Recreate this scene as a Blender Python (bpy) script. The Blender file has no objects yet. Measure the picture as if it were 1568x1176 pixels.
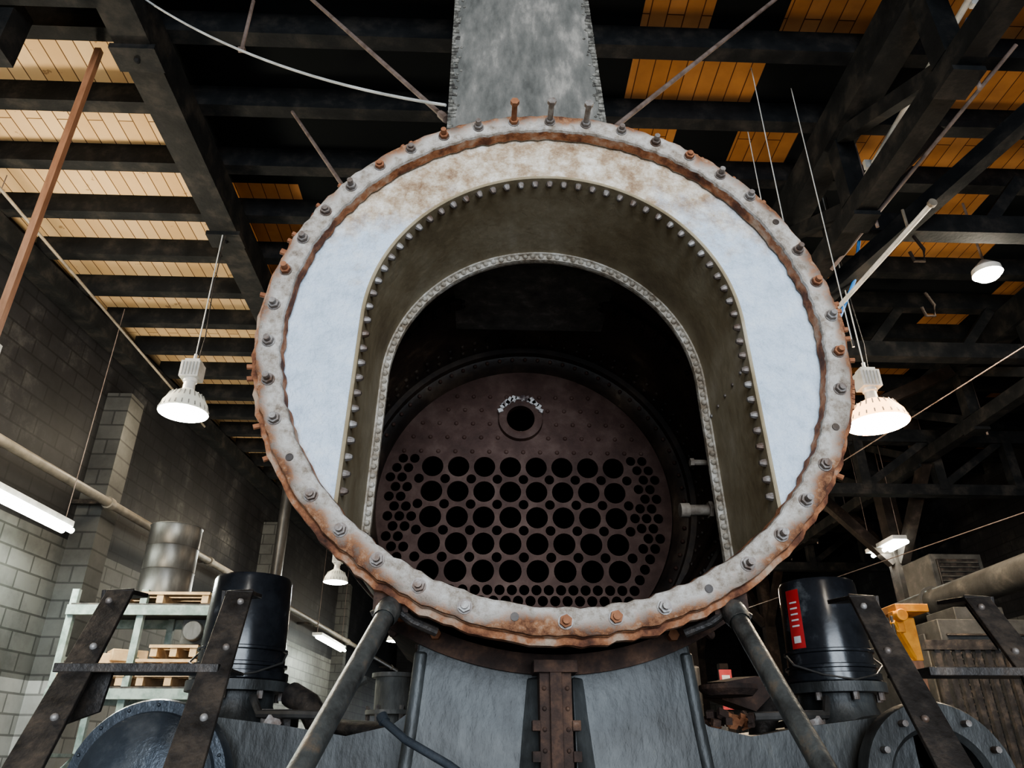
import bpy, bmesh, math, random
from mathutils import Vector, Matrix
random.seed(7)
LX, LZ = 0.228, 2.881          # locomotive centre line
SC = bpy.context.scene
try:
    SC.view_settings.look = 'AgX - Medium High Contrast'
    SC.view_settings.exposure = .25
except Exception: pass

# ------------------------------------------------------------------ materials
def nodes(name):
    m = bpy.data.materials.new(name); m.use_nodes = True
    nt = m.node_tree
    return m, nt, nt.nodes['Principled BSDF']

def ramp(nt, fac, stops):
    r = nt.nodes.new('ShaderNodeValToRGB')
    while len(r.color_ramp.elements) < len(stops): r.color_ramp.elements.new(0.5)
    for e, (p, c) in zip(r.color_ramp.elements, stops):
        e.position = p; e.color = (*c, 1)
    nt.links.new(fac, r.inputs[0]); return r.outputs[0]

def noise(nt, vec, scale, detail=6, rough=.6):
    n = nt.nodes.new('ShaderNodeTexNoise'); n.inputs['Scale'].default_value = scale
    n.inputs['Detail'].default_value = detail; n.inputs['Roughness'].default_value = rough
    nt.links.new(vec, n.inputs['Vector']); return n.outputs['Fac']

def coord(nt, scale=(1, 1, 1)):
    t = nt.nodes.new('ShaderNodeTexCoord')
    mp = nt.nodes.new('ShaderNodeMapping'); mp.inputs['Scale'].default_value = scale
    nt.links.new(t.outputs['Object'], mp.inputs[0]); return mp.outputs[0]

def mixc(nt, fac, a, b):
    m = nt.nodes.new('ShaderNodeMix'); m.data_type = 'RGBA'
    for s, v in ((m.inputs[0], fac), (m.inputs[6], a), (m.inputs[7], b)):
        if isinstance(v, (tuple, list)): s.default_value = (*v, 1)
        elif isinstance(v, (int, float)): s.default_value = v
        else: nt.links.new(v, s)
    return m.outputs[2]

def math_(nt, op, a, b=0, clamp=False):
    m = nt.nodes.new('ShaderNodeMath'); m.operation = op; m.use_clamp = clamp
    for i, v in enumerate((a, b)):
        if isinstance(v, (int, float)): m.inputs[i].default_value = v
        else: nt.links.new(v, m.inputs[i])
    return m.outputs[0]

def bump(nt, p, h, strength, dist=.01):
    b = nt.nodes.new('ShaderNodeBump'); b.inputs['Strength'].default_value = strength
    b.inputs['Distance'].default_value = dist
    nt.links.new(h, b.inputs['Height']); nt.links.new(b.outputs[0], p.inputs['Normal'])

def mat(name, stops, scale=5, rough=.7, metal=0., bmp=.4, bscale=60, stretch=(1, 1, 1), detail=8, bdist=.006, spec=.5):
    m, nt, p = nodes(name)
    v = coord(nt, stretch)
    n = noise(nt, v, scale, detail, .65)
    nt.links.new(ramp(nt, n, stops), p.inputs['Base Color'])
    p.inputs['Roughness'].default_value = rough; p.inputs['Metallic'].default_value = metal
    p.inputs['Specular IOR Level'].default_value = spec
    if bmp: bump(nt, p, noise(nt, v, bscale, 4), bmp, bdist)
    return m

def emis(name, c, s):
    m, nt, p = nodes(name)
    p.inputs['Base Color'].default_value = (*c, 1)
    p.inputs['Emission Color'].default_value = (*c, 1); p.inputs['Emission Strength'].default_value = s
    return m

def radial(nt, v):
    sp = nt.nodes.new('ShaderNodeSeparateXYZ'); nt.links.new(v, sp.inputs[0])
    dx = math_(nt, 'SUBTRACT', sp.outputs[0], LX); dz = math_(nt, 'SUBTRACT', sp.outputs[2], LZ)
    return sp, math_(nt, 'SQRT', math_(nt, 'ADD', math_(nt, 'MULTIPLY', dx, dx), math_(nt, 'MULTIPLY', dz, dz)))

M = {}
# ring face : chalky dull paint, rust bleeding in from the outer edge, heavier low down and at the crown
m, nt, p = nodes('ring_weathered_paint'); v = coord(nt); sp, rr = radial(nt, v)
n1 = noise(nt, v, 6.0, 9, .74); n2 = noise(nt, v, 24, 9, .75)
pale = ramp(nt, n2, [(.30, (.17, .13, .10)), (.42, (.36, .31, .26)), (.54, (.54, .50, .46)), (.66, (.66, .64, .61))])
rust = ramp(nt, n2, [(.32, (.045, .022, .016)), (.44, (.16, .07, .038)), (.55, (.34, .17, .09)), (.68, (.46, .34, .25))])
dz = math_(nt, 'SUBTRACT', sp.outputs[2], LZ)
low = math_(nt, 'MAXIMUM', math_(nt, 'MULTIPLY', math_(nt, 'SUBTRACT', -.35, dz), 1.3), math_(nt, 'MULTIPLY', math_(nt, 'SUBTRACT', dz, .62), 1.8))
low = math_(nt, 'MAXIMUM', low, 0)
e = math_(nt, 'MULTIPLY', math_(nt, 'SUBTRACT', rr, .955), 30)
q = math_(nt, 'MULTIPLY', math_(nt, 'SUBTRACT', n1, .51), 9)
f = math_(nt, 'ADD', math_(nt, 'ADD', math_(nt, 'ADD', e, low), q), .10, True)
nt.links.new(mixc(nt, f, pale, rust), p.inputs['Base Color']); p.inputs['Roughness'].default_value = .88
bump(nt, p, n2, 1.0, .012); M['ring'] = m
M['ring_edge'] = mat('ring_edge_rust', [(.30, (.035, .018, .013)), (.42, (.14, .055, .03)), (.52, (.33, .145, .07)), (.64, (.42, .31, .23))], 9, .85, bmp=1, bscale=35)
M['bolt'] = mat('bolt_steel', [(.35, (.11, .07, .05)), (.5, (.19, .165, .15)), (.65, (.32, .31, .30))], 14, .5, .4, bmp=.3)
M['bolt_rust'] = mat('bolt_rust', [(.3, (.16, .055, .025)), (.6, (.31, .14, .07))], 14, .8)
M['liner'] = mat('liner_khaki', [(.3, (.16, .12, .075)), (.46, (.29, .235, .15)), (.60, (.40, .345, .245)), (.75, (.54, .49, .40))], 3.2, .58, bmp=.6, bscale=26, stretch=(1, .6, .6))
M['liner_edge'] = mat('liner_edge', [(.35, (.20, .155, .11)), (.5, (.40, .355, .295)), (.65, (.58, .55, .50))], 18, .8, bmp=.9)
M['fit'] = mat('fitting_dull', [(.35, (.09, .07, .055)), (.6, (.20, .175, .145))], 14, .7)
M['inside'] = mat('smokebox_interior', [(.36, (.014, .011, .010)), (.50, (.038, .027, .022)), (.61, (.09, .064, .045)), (.70, (.26, .20, .14))], 2.4, .5, bmp=.5, bscale=22)
M['sheet'] = mat('tube_sheet_brown', [(.3, (.042, .021, .016)), (.5, (.078, .042, .033)), (.7, (.13, .082, .066))], 6, .65, bmp=.4, spec=.3)
M['tube'] = mat('boiler_tube_black', [(.3, (.003, .003, .003)), (.7, (.008, .007, .006))], 8, .9, spec=.1)  # near-black inside the tubes and the open cylinder bore
M['chips'] = mat('collar_chipped', [(.40, (.06, .04, .04)), (.47, (.2, .16, .15)), (.53, (.6, .57, .55))], 20, .8)
M['shell'] = mat('smokebox_shell', [(.3, (.015, .011, .009)), (.5, (.04, .024, .018)), (.7, (.11, .06, .035))], 6, .75)
M['saddle_rust'] = mat('saddle_rust', [(.3, (.018, .012, .010)), (.5, (.048, .028, .021)), (.64, (.11, .06, .038)), (.76, (.22, .16, .125))], 11, .85, bmp=.9)
M['grey'] = mat('casting_grey', [(.34, (.016, .016, .015)), (.48, (.042, .044, .044)), (.60, (.070, .074, .074)), (.72, (.12, .12, .11)), (.80, (.24, .22, .19))], 4.5, .48, .1, bmp=.6, bscale=24, stretch=(1.5, 1, .7))
M['bluegrey'] = mat('cylinder_bluegrey', [(.3, (.035, .042, .052)), (.55, (.075, .088, .105)), (.75, (.18, .19, .20))], 6, .32, .45, bmp=.3)
M['brace'] = mat('brace_steel', [(.35, (.05, .05, .048)), (.53, (.12, .125, .12)), (.64, (.20, .16, .12))], 10, .42, .5, bmp=.4)
M['black'] = mat('black_steel', [(.35, (.014, .012, .011)), (.50, (.034, .030, .028)), (.64, (.085, .068, .055))], 10, .5, .3, bmp=.5)
M['bucket'] = mat('bucket_plastic', [(.35, (.010, .011, .013)), (.56, (.022, .024, .028)), (.66, (.09, .095, .10))], 6, .22, 0, bmp=.15, bscale=10)
M['red'] = mat('label_red', [(.4, (.40, .025, .025)), (.6, (.5, .04, .04))], 8, .5, bmp=0)
M['white'] = mat('label_white', [(.4, (.6, .6, .58)), (.6, (.7, .7, .7))], 8, .5, bmp=0)
M['duct'] = mat('duct_galvanised', [(.28, (.07, .07, .065)), (.44, (.14, .14, .13)), (.56, (.20, .195, .18)), (.68, (.36, .34, .31))], 7, .65, .2, bmp=.8, bscale=40, stretch=(1.4, 1.4, .5), detail=12)
M['duct_edge'] = mat('duct_edge', [(.38, (.04, .036, .033)), (.50, (.12, .115, .10)), (.60, (.26, .25, .225))], 26, .8, bmp=.9, bscale=50)
M['timber'] = mat('timber_dark', [(.3, (.004, .005, .006)), (.5, (.010, .011, .012)), (.7, (.034, .031, .028))], 4, .75, bmp=.7, bscale=30, spec=.18)
M['timber_b'] = mat('timber_brown', [(.3, (.009, .007, .006)), (.55, (.024, .018, .015)), (.75, (.07, .052, .042))], 4, .78, spec=.18)
M['postwood'] = mat('post_redwood', [(.3, (.18, .08, .04)), (.7, (.32, .16, .09))], 6, .6, stretch=(4, 4, .6))
M['pine'] = mat('pallet_pine', [(.3, (.38, .23, .11)), (.7, (.62, .43, .25))], 6, .7)
M['whitepipe'] = mat('conduit_white', [(.35, (.38, .38, .36)), (.6, (.6, .6, .58))], 6, .4, bmp=.1)
M['tanpipe'] = mat('pipe_tan', [(.35, (.11, .095, .075)), (.6, (.20, .175, .14))], 5, .5, bmp=.1)
M['rod'] = mat('rod_brown', [(.35, (.10, .07, .056)), (.6, (.20, .155, .135))], 9, .6, bmp=.1)
M['rackgreen'] = mat('rack_green', [(.4, (.15, .20, .175)), (.6, (.29, .34, .31))], 9, .5, bmp=.1)
M['galv'] = mat('drum_galvanised', [(.3, (.035, .033, .031)), (.5, (.085, .082, .078)), (.7, (.17, .165, .16))], 4, .42, .5, bmp=.1, stretch=(1, 1, .3))
M['orange'] = mat('hoist_orange', [(.4, (.50, .19, .02)), (.6, (.68, .30, .04))], 7, .5, bmp=.1)
M['machine'] = mat('machine_grey', [(.3, (.030, .030, .029)), (.55, (.068, .068, .064)), (.75, (.16, .15, .135))], 4, .6, .1, bmp=.3, spec=.3)
M['lampmetal'] = mat('lamp_metal', [(.4, (.5, .5, .48)), (.6, (.7, .7, .68))], 6, .4, .2, bmp=0)
M['shaderib'] = mat('shade_rib', [(.4, (.30, .30, .28)), (.6, (.42, .42, .40))], 6, .4, .2, bmp=0)
M['blue'] = mat('blue_hose', [(.4, (.02, .16, .5)), (.6, (.04, .25, .65))], 6, .4, bmp=0)
M['concrete'] = mat('floor_concrete', [(.3, (.16, .155, .15)), (.6, (.26, .25, .24))], 1.2, .7)
M['lampglow'] = emis('lamp_glow_cool', (.98, 1, .95), 60)
M['lampglow_w'] = emis('lamp_glow_warm', (1, .88, .70), 90)
M['shade'] = emis('shade_prismatic', (.55, .56, .50), .30)
M['shade_w'] = emis('shade_prismatic_warm', (1, .55, .25), 4)
M['lamp_hot'] = emis('lamp_hot_warm', (1, .93, .78), 80)
M['fluoro'] = emis('fluorescent_tube', (.92, 1, .9), 35)
M['daywin'] = emis('window_daylight', (.85, .93, 1), 5)

# front plate : white paint, tan rust stains toward the top
m, nt, p = nodes('plate_white_paint'); v = coord(nt); sp, rr = radial(nt, v)
n1 = noise(nt, v, 4.5, 8, .65); n2 = noise(nt, v, 14, 8, .7)
base = ramp(nt, n2, [(.3, (.40, .47, .56)), (.5, (.51, .60, .71)), (.7, (.62, .69, .77))])
tan = ramp(nt, n2, [(.32, (.22, .135, .08)), (.44, (.38, .28, .19)), (.55, (.56, .49, .40)), (.68, (.76, .73, .68))])
h = math_(nt, 'MULTIPLY', math_(nt, 'SUBTRACT', sp.outputs[2], 3.22), 3.5)
hh = math_(nt, 'ADD', h, math_(nt, 'MULTIPLY', math_(nt, 'SUBTRACT', n1, .46), 4.5), True)
hh = math_(nt, 'MULTIPLY', hh, math_(nt, 'GREATER_THAN', h, -1.2))
rim = math_(nt, 'ADD', math_(nt, 'MULTIPLY', math_(nt, 'SUBTRACT', rr, .895), 30), math_(nt, 'MULTIPLY', math_(nt, 'SUBTRACT', n1, .5), 4), True)
f = math_(nt, 'MAXIMUM', hh, rim)
nt.links.new(mixc(nt, f, base, tan), p.inputs['Base Color']); p.inputs['Roughness'].default_value = .48
bump(nt, p, noise(nt, v, 26, 5), 1.0, .016)
M['plate'] = m

def wallmat(name, xsel, top=4.0, mid=2.4, dk=1.0):
    m, nt, p = nodes(name)
    v = coord(nt); sp = nt.nodes.new('ShaderNodeSeparateXYZ'); nt.links.new(v, sp.inputs[0])
    cb = nt.nodes.new('ShaderNodeCombineXYZ'); nt.links.new(sp.outputs[xsel], cb.inputs[0]); nt.links.new(sp.outputs[2], cb.inputs[1])
    br = nt.nodes.new('ShaderNodeTexBrick'); nt.links.new(cb.outputs[0], br.inputs[0])
    br.inputs['Scale'].default_value = 1; br.inputs['Brick Width'].default_value = .41; br.inputs['Row Height'].default_value = .205
    br.inputs['Mortar Size'].default_value = .012; br.inputs['Color1'].default_value = (1, 1, 1, 1); br.inputs['Color2'].default_value = (.75, .75, .75, 1)
    br.inputs['Mortar'].default_value = (.4, .4, .4, 1)
    n = noise(nt, v, 1.3, 8, .7)
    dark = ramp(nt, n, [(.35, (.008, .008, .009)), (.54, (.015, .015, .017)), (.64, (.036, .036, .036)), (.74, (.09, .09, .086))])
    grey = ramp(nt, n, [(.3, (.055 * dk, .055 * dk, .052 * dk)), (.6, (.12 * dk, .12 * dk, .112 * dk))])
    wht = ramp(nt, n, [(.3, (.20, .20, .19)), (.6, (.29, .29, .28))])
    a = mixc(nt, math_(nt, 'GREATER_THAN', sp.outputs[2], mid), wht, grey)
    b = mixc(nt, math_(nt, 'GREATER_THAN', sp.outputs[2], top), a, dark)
    mm = nt.nodes.new('ShaderNodeMix'); mm.data_type = 'RGBA'; mm.blend_type = 'MULTIPLY'; mm.inputs[0].default_value = 1
    nt.links.new(b, mm.inputs[6]); nt.links.new(br.outputs['Color'], mm.inputs[7])
    nt.links.new(mm.outputs[2], p.inputs['Base Color']); p.inputs['Roughness'].default_value = .65
    p.inputs['Specular IOR Level'].default_value = .3
    bump(nt, p, br.outputs['Fac'], -.6, .01)
    return m
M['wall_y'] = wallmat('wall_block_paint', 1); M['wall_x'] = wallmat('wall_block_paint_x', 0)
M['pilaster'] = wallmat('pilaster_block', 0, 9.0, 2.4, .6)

# roof deck : pine boards running along Y, near-black over the locomotive
m, nt, p = nodes('roof_deck_boards'); v = coord(nt)
sp = nt.nodes.new('ShaderNodeSeparateXYZ'); nt.links.new(v, sp.inputs[0])
cb = nt.nodes.new('ShaderNodeCombineXYZ'); nt.links.new(sp.outputs[1], cb.inputs[0]); nt.links.new(sp.outputs[0], cb.inputs[1])
br = nt.nodes.new('ShaderNodeTexBrick'); nt.links.new(cb.outputs[0], br.inputs[0]); br.inputs['Scale'].default_value = 1
br.inputs['Brick Width'].default_value = 2.6; br.inputs['Row Height'].default_value = .14; br.inputs['Mortar Size'].default_value = .005
br.inputs['Color1'].default_value = (.66, .50, .31, 1); br.inputs['Color2'].default_value = (.54, .38, .21, 1); br.inputs['Mortar'].default_value = (.07, .04, .02, 1)
nB = noise(nt, v, 3, 6); nK = noise(nt, v, 7, 6)
cb2 = nt.nodes.new('ShaderNodeCombineXYZ')
nt.links.new(math_(nt, 'FLOOR', math_(nt, 'MULTIPLY', sp.outputs[0], 1.7)), cb2.inputs[0]); nt.links.new(math_(nt, 'FLOOR', math_(nt, 'DIVIDE', math_(nt, 'ADD', sp.outputs[1], 8.5), .74)), cb2.inputs[1])
wn = nt.nodes.new('ShaderNodeTexWhiteNoise'); wn.noise_dimensions = '2D'; nt.links.new(cb2.outputs[0], wn.inputs['Vector'])
cell = wn.outputs['Value']
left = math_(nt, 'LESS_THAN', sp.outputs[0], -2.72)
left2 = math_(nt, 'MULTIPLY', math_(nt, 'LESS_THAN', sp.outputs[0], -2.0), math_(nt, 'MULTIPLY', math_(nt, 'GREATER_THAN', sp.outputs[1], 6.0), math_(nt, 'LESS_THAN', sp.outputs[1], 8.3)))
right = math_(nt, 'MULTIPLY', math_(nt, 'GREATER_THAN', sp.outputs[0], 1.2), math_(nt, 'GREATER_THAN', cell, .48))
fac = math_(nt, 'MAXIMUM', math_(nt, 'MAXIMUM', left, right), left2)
knot = math_(nt, 'MULTIPLY', math_(nt, 'GREATER_THAN', nK, .66), .5)
wood = mixc(nt, math_(nt, 'MULTIPLY', nB, .35), br.outputs['Color'], (.27, .15, .07))
wood = mixc(nt, knot, wood, (.12, .06, .03))
mm = nt.nodes.new('ShaderNodeMix'); mm.data_type = 'RGBA'; mm.blend_type = 'MULTIPLY'; mm.inputs[0].default_value = 1
nt.links.new(br.outputs['Color'], mm.inputs[6]); mm.inputs[7].default_value = (.75, .50, .33, 1)
oran = mixc(nt, math_(nt, 'MULTIPLY', nB, .8), mm.outputs[2], (.11, .05, .022))
wood = mixc(nt, math_(nt, 'GREATER_THAN', sp.outputs[0], -2.72), wood, oran)
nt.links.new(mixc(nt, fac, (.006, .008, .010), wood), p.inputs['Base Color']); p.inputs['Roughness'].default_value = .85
p.inputs['Specular IOR Level'].default_value = .12
M['deck'] = m

# ------------------------------------------------------------------ mesh builder
class MB:
    def __init__(s): s.bm = bmesh.new(); s.mats = []
    def mi(s, m):
        if m not in s.mats: s.mats.append(m)
        return s.mats.index(m)
    def face(s, vs, mi):
        try:
            f = s.bm.faces.new(vs); f.material_index = mi; return f
        except ValueError: return None
    def hull8(s, pts, m):
        mi = s.mi(m); v = [s.bm.verts.new(q) for q in pts]
        for idx in ((0, 1, 2, 3), (7, 6, 5, 4), (0, 4, 5, 1), (1, 5, 6, 2), (2, 6, 7, 3), (3, 7, 4, 0)):
            s.face([v[i] for i in idx], mi)
    def box(s, c, d, m, R=None):
        c = Vector(c); x, y, z = d[0] / 2, d[1] / 2, d[2] / 2
        pts = [Vector(q) for q in ((-x, -y, -z), (x, -y, -z), (x, y, -z), (-x, y, -z), (-x, -y, z), (x, -y, z), (x, y, z), (-x, y, z))]
        s.hull8([c + (R @ q if R else q) for q in pts], m)
    def basis(s, ax, ref=(0, 0, 1)):
        a = Vector(ax).normalized(); r = Vector(ref)
        if abs(a.dot(r)) > .98: r = Vector((1, 0, 0))
        u = r.cross(a).normalized(); w = a.cross(u).normalized(); return a, u, w
    def beam(s, p0, p1, w, h, m, ref=(0, 0, 1), w1=None):
        p0, p1 = Vector(p0), Vector(p1); a, u, v = s.basis(p1 - p0, ref)
        k = (w1 or w) / w
        u *= w / 2; v *= h / 2
        s.hull8([p0 - u - v, p0 + u - v, p0 + u + v, p0 - u + v, p1 - u * k - v, p1 + u * k - v, p1 + u * k + v, p1 - u * k + v], m)
    def rev(s, o, ax, prof, m, seg=32, closed=False, rot=0):
        mi = s.mi(m); o = Vector(o); a, u, w = s.basis(ax); rings = []
        for (r, h) in prof:
            if r < 1e-6: rings.append([s.bm.verts.new(o + a * h)])
            else: rings.append([s.bm.verts.new(o + a * h + (u * math.cos(t) + w * math.sin(t)) * r) for t in [rot + 2 * math.pi * k / seg for k in range(seg)]])
        pairs = list(zip(rings[:-1], rings[1:]))
        if closed: pairs.append((rings[-1], rings[0]))
        for A, B in pairs:
            for k in range(seg):
                k2 = (k + 1) % seg
                if len(A) == 1 and len(B) == 1: continue
                if len(A) == 1: s.face([A[0], B[k2], B[k]], mi)
                elif len(B) == 1: s.face([A[k], A[k2], B[0]], mi)
                else: s.face([A[k], A[k2], B[k2], B[k]], mi)
    def cyl(s, p0, p1, r, m, seg=16, r1=None, rot=0, cap=True):
        p0, p1 = Vector(p0), Vector(p1); L = (p1 - p0).length; r1 = r if r1 is None else r1
        pr = [(r, 0), (r1, L)]
        if cap: pr = [(0, 0)] + pr + [(0, L)]
        s.rev(p0, p1 - p0, pr, m, seg, rot=rot)
    def dome(s, p, ax, r, m, h=None, seg=10):
        h = h or r * .8
        s.rev(p, ax, [(r, -.003), (r, h * .15), (r * .86, h * .55), (r * .5, h * .88), (0, h)], m, seg)
    def tube(s, pts, r, m, seg=10):
        mi = s.mi(m); pts = [Vector(q) for q in pts]; rings = []
        for i, q in enumerate(pts):
            d = (pts[min(i + 1, len(pts) - 1)] - pts[max(i - 1, 0)]); a, u, w = s.basis(d)
            rings.append([s.bm.verts.new(q + (u * math.cos(t) + w * math.sin(t)) * r) for t in [2 * math.pi * k / seg for k in range(seg)]])
        for A, B in zip(rings[:-1], rings[1:]):
            for k in range(seg): s.face([A[k], A[(k + 1) % seg], B[(k + 1) % seg], B[k]], mi)
        s.face(rings[0][::-1], mi); s.face(rings[-1], mi)
    def poly(s, pts, off, m):
        mi = s.mi(m); off = Vector(off)
        A = [s.bm.verts.new(q) for q in pts]; B = [s.bm.verts.new(Vector(q) + off) for q in pts]; n = len(A)
        s.face(A, mi); s.face(B[::-1], mi)
        for k in range(n): s.face([A[k], B[k], B[(k + 1) % n], A[(k + 1) % n]], mi)
    def done(s, name, parent=None, smooth=True, bevel=0, fixn=True):
        if fixn: bmesh.ops.recalc_face_normals(s.bm, faces=s.bm.faces)
        if smooth:
            for f in s.bm.faces: f.smooth = True
            for e in s.bm.edges:
                if len(e.link_faces) == 2 and e.calc_face_angle(0) > .6: e.smooth = False
        me = bpy.data.meshes.new(name); s.bm.to_mesh(me); s.bm.free()
        for k in s.mats: me.materials.append(M[k])
        ob = bpy.data.objects.new(name, me); SC.collection.objects.link(ob)
        if bevel:
            b = ob.modifiers.new('bevel', 'BEVEL'); b.width = bevel; b.segments = 2; b.limit_method = 'ANGLE'
        if parent: ob.parent = parent
        return ob

def empty(name):
    e = bpy.data.objects.new(name, None); SC.collection.objects.link(e); return e

# ------------------------------------------------------------------ LOCOMOTIVE
loco = empty('steam_locomotive')
O = (LX, 0, LZ); YA = (0, 1, 0)
def pol(r, ang, y): return Vector((LX + r * math.cos(ang), y, LZ + r * math.sin(ang)))

def wob(b, amp=1.0):
    for v in b.bm.verts:
        a = math.atan2(v.co.z - LZ, v.co.x - LX)
        k = .0022 * math.sin(a * 37) + .002 * math.sin(a * 91 + 1.3) + .0014 * math.sin(a * 173) * amp
        v.co.x += k * math.cos(a); v.co.z += k * math.sin(a)
b = MB()
b.rev(O, YA, [(.900, 2.118), (.903, 2.104), (.908, 2.10), (.940, 2.099), (.970, 2.10), (.977, 2.105), (.978, 2.122)], 'ring', 256)
wob(b); b.done('front_ring', loco)
b = MB()
b.rev(O, YA, [(.977, 2.118), (.981, 2.124), (.981, 2.134), (.992, 2.137), (.999, 2.142), (1.000, 2.172), (.992, 2.182), (.95, 2.186)], 'ring_edge', 256)
b.rev(O, YA, [(.900, 2.114), (.897, 2.150), (.912, 2.152), (.914, 2.165)], 'ring_edge', 256)
b.rev(O, YA, [(.9145, 2.150), (.906, 2.146), (.902, 2.150), (.902, 2.163)], 'liner_edge', 256)
wob(b, 1.6); b.done('front_ring_back_band', loco)

b = MB(); NB = 42
for i in range(NB):
    a = math.pi / 2 + 2 * math.pi * i / NB
    rust = random.random() < .3
    mm = 'bolt_rust' if rust else 'bolt'
    rj = .941 + random.uniform(-.003, .003)
    p = pol(rj, a, 2.10)
    L = random.choice((.026, .032, .040))
    if i in (0, 1, NB - 1): L = .10
    if random.random() < .85 or L > .05:
        b.cyl(p, p + Vector((0, -.017, 0)), .0180, mm, 6, rot=random.random())
        b.cyl(p + Vector((0, -.017, 0)), p + Vector((0, -L, 0)), .0105, mm, 10)
        b.cyl(p, p + Vector((0, -.004, 0)), .0215, 'bolt', 14)
    else:
        b.cyl(p + Vector((0, -.001, 0)), p + Vector((0, -.004, 0)), .012, 'inside', 12)
    if L > .05:
        b.cyl(p + Vector((0, -.092, 0)), p + Vector((0, -.108, 0)), .017, mm, 6)
for i in range(26):
    a = random.uniform(-.9, math.pi + .6)
    b.cyl(pol(.99, a, 2.155), pol(1.018, a, 2.15), .009, 'bolt_rust', 8)
for a0 in (.42, .05, -.25):
    for k in range(6):
        q = pol(1.0, a0 + k * .018, 2.158); b.box(q, (.014, .03, .02), 'ring_edge', Matrix.Rotation(-(a0 + k * .018), 3, 'Y'))
b.done('front_ring_bolts', loco)

AR, AZ, ZB = .65, .05, -.66
def arch(n, off=0.0, zb=ZB):
    leg = AZ - zb; semi = math.pi * AR; tot = 2 * leg + semi; out = []
    for k in range(n + 1):
        s_ = tot * k / n
        if s_ < leg:
            z = zb + s_; fl = .02 * (AZ - z) / leg; x, nx, nz = -(AR + fl), -1, 0
        elif s_ < leg + semi:
            t = math.pi - (s_ - leg) / AR; x, z = AR * math.cos(t), AZ + AR * math.sin(t); nx, nz = math.cos(t), math.sin(t)
        else:
            z = AZ - (s_ - leg - semi); fl = .02 * (AZ - z) / leg; x, nx, nz = AR + fl, 1, 0
        out.append((x + nx * off, z + nz * off, nx, nz))
    return out

b = MB(); mi = b.mi('plate'); n = 160; RP = .915; zb0 = -math.sqrt(RP * RP - .67 ** 2)
ap = arch(n, .0, zb0); a0 = math.atan2(zb0, -.67) + 2 * math.pi; a1 = math.atan2(zb0, .67)
rows = []
for k in range(n + 1):
    t = a0 + (a1 - a0) * k / n; cx, cz = RP * math.cos(t), RP * math.sin(t); x, z, _, _ = ap[k]
    rows.append([b.bm.verts.new((LX + x + (cx - x) * j / 6, 2.160, LZ + z + (cz - z) * j / 6)) for j in range(7)])
for A, B in zip(rows[:-1], rows[1:]):
    for j in range(6): b.face([A[j], A[j + 1], B[j + 1], B[j]], mi)
b.done('front_plate', loco)

b = MB()
def loft(prof, m, n=140, zb=ZB):
    mi = b.mi(m); rows = [[b.bm.verts.new((LX + x, y, LZ + z)) for (x, z, _, _) in arch(n, off, zb)] for (off, y) in prof]
    for A, B in zip(rows[:-1], rows[1:]):
        for k in range(n): b.face([A[k], A[k + 1], B[k + 1], B[k]], mi)
loft([(.012, 2.152), (.004, 2.148), (.0, 2.152), (.0, 2.30), (.0, 2.64)], 'liner')
loft([(.0, 2.612), (-.006, 2.613), (-.009, 2.625), (-.028, 2.628), (-.030, 2.640), (-.028, 2.655), (.03, 2.657), (.03, 2.3)], 'liner_edge')
b.done('smokebox_liner', loco)
b = MB()
pts = arch(62)
for (x, z, nx, nz) in pts[2:-2]:
    b.dome(Vector((LX + x, 2.178, LZ + z)), (-nx, 0, -nz), .0135, 'bolt', .024, 8)
pts = arch(96, -.014)
for (x, z, nx, nz) in pts[2:-2]:
    b.dome(Vector((LX + x, 2.628, LZ + z)), (0, -1, 0), .0125, 'liner_edge', .016, 8)
for k in range(5):
    b.dome((LX + .652, 2.24 + k * .09, LZ - .08), (-1, 0, 0), .007, 'bolt', .006, 8)
b.done('liner_rivets', loco)

b = MB()
b.rev(O, YA, [(.95, 2.178), (.95, 4.3), (.95, 9.0), (0, 9.0)], 'shell', 96)
b.rev(O, YA, [(.965, 2.95), (.972, 2.955), (.972, 3.05), (.965, 3.055)], 'saddle_rust', 96)
b.done('smokebox_shell', loco)
b = MB()
b.rev(O, YA, [(.93, 2.168), (.93, 3.20), (.915, 3.202), (.915, 3.30), (.93, 3.302), (.93, 3.86), (.90, 3.862), (.895, 3.90), (.86, 3.92), (.835, 3.96), (.83, 4.0)], 'inside', 96)
for yy, cnt, r in ((3.225, 70, .915), (3.275, 70, .915), (3.80, 76, .93), (3.72, 76, .93)):
    for k in range(cnt):
        a = 2 * math.pi * k / cnt; b.dome(pol(r, a, yy), (-math.cos(a), 0, -math.sin(a)), .014, 'inside', .014, 8)
for k in range(72):
    a = 2 * math.pi * k / 72; b.dome(pol(.875, a, 3.905), (-math.cos(a) * .5, -.85, -math.sin(a) * .5), .012, 'sheet', .013, 8)
b.done('smokebox_interior', loco)

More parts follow.
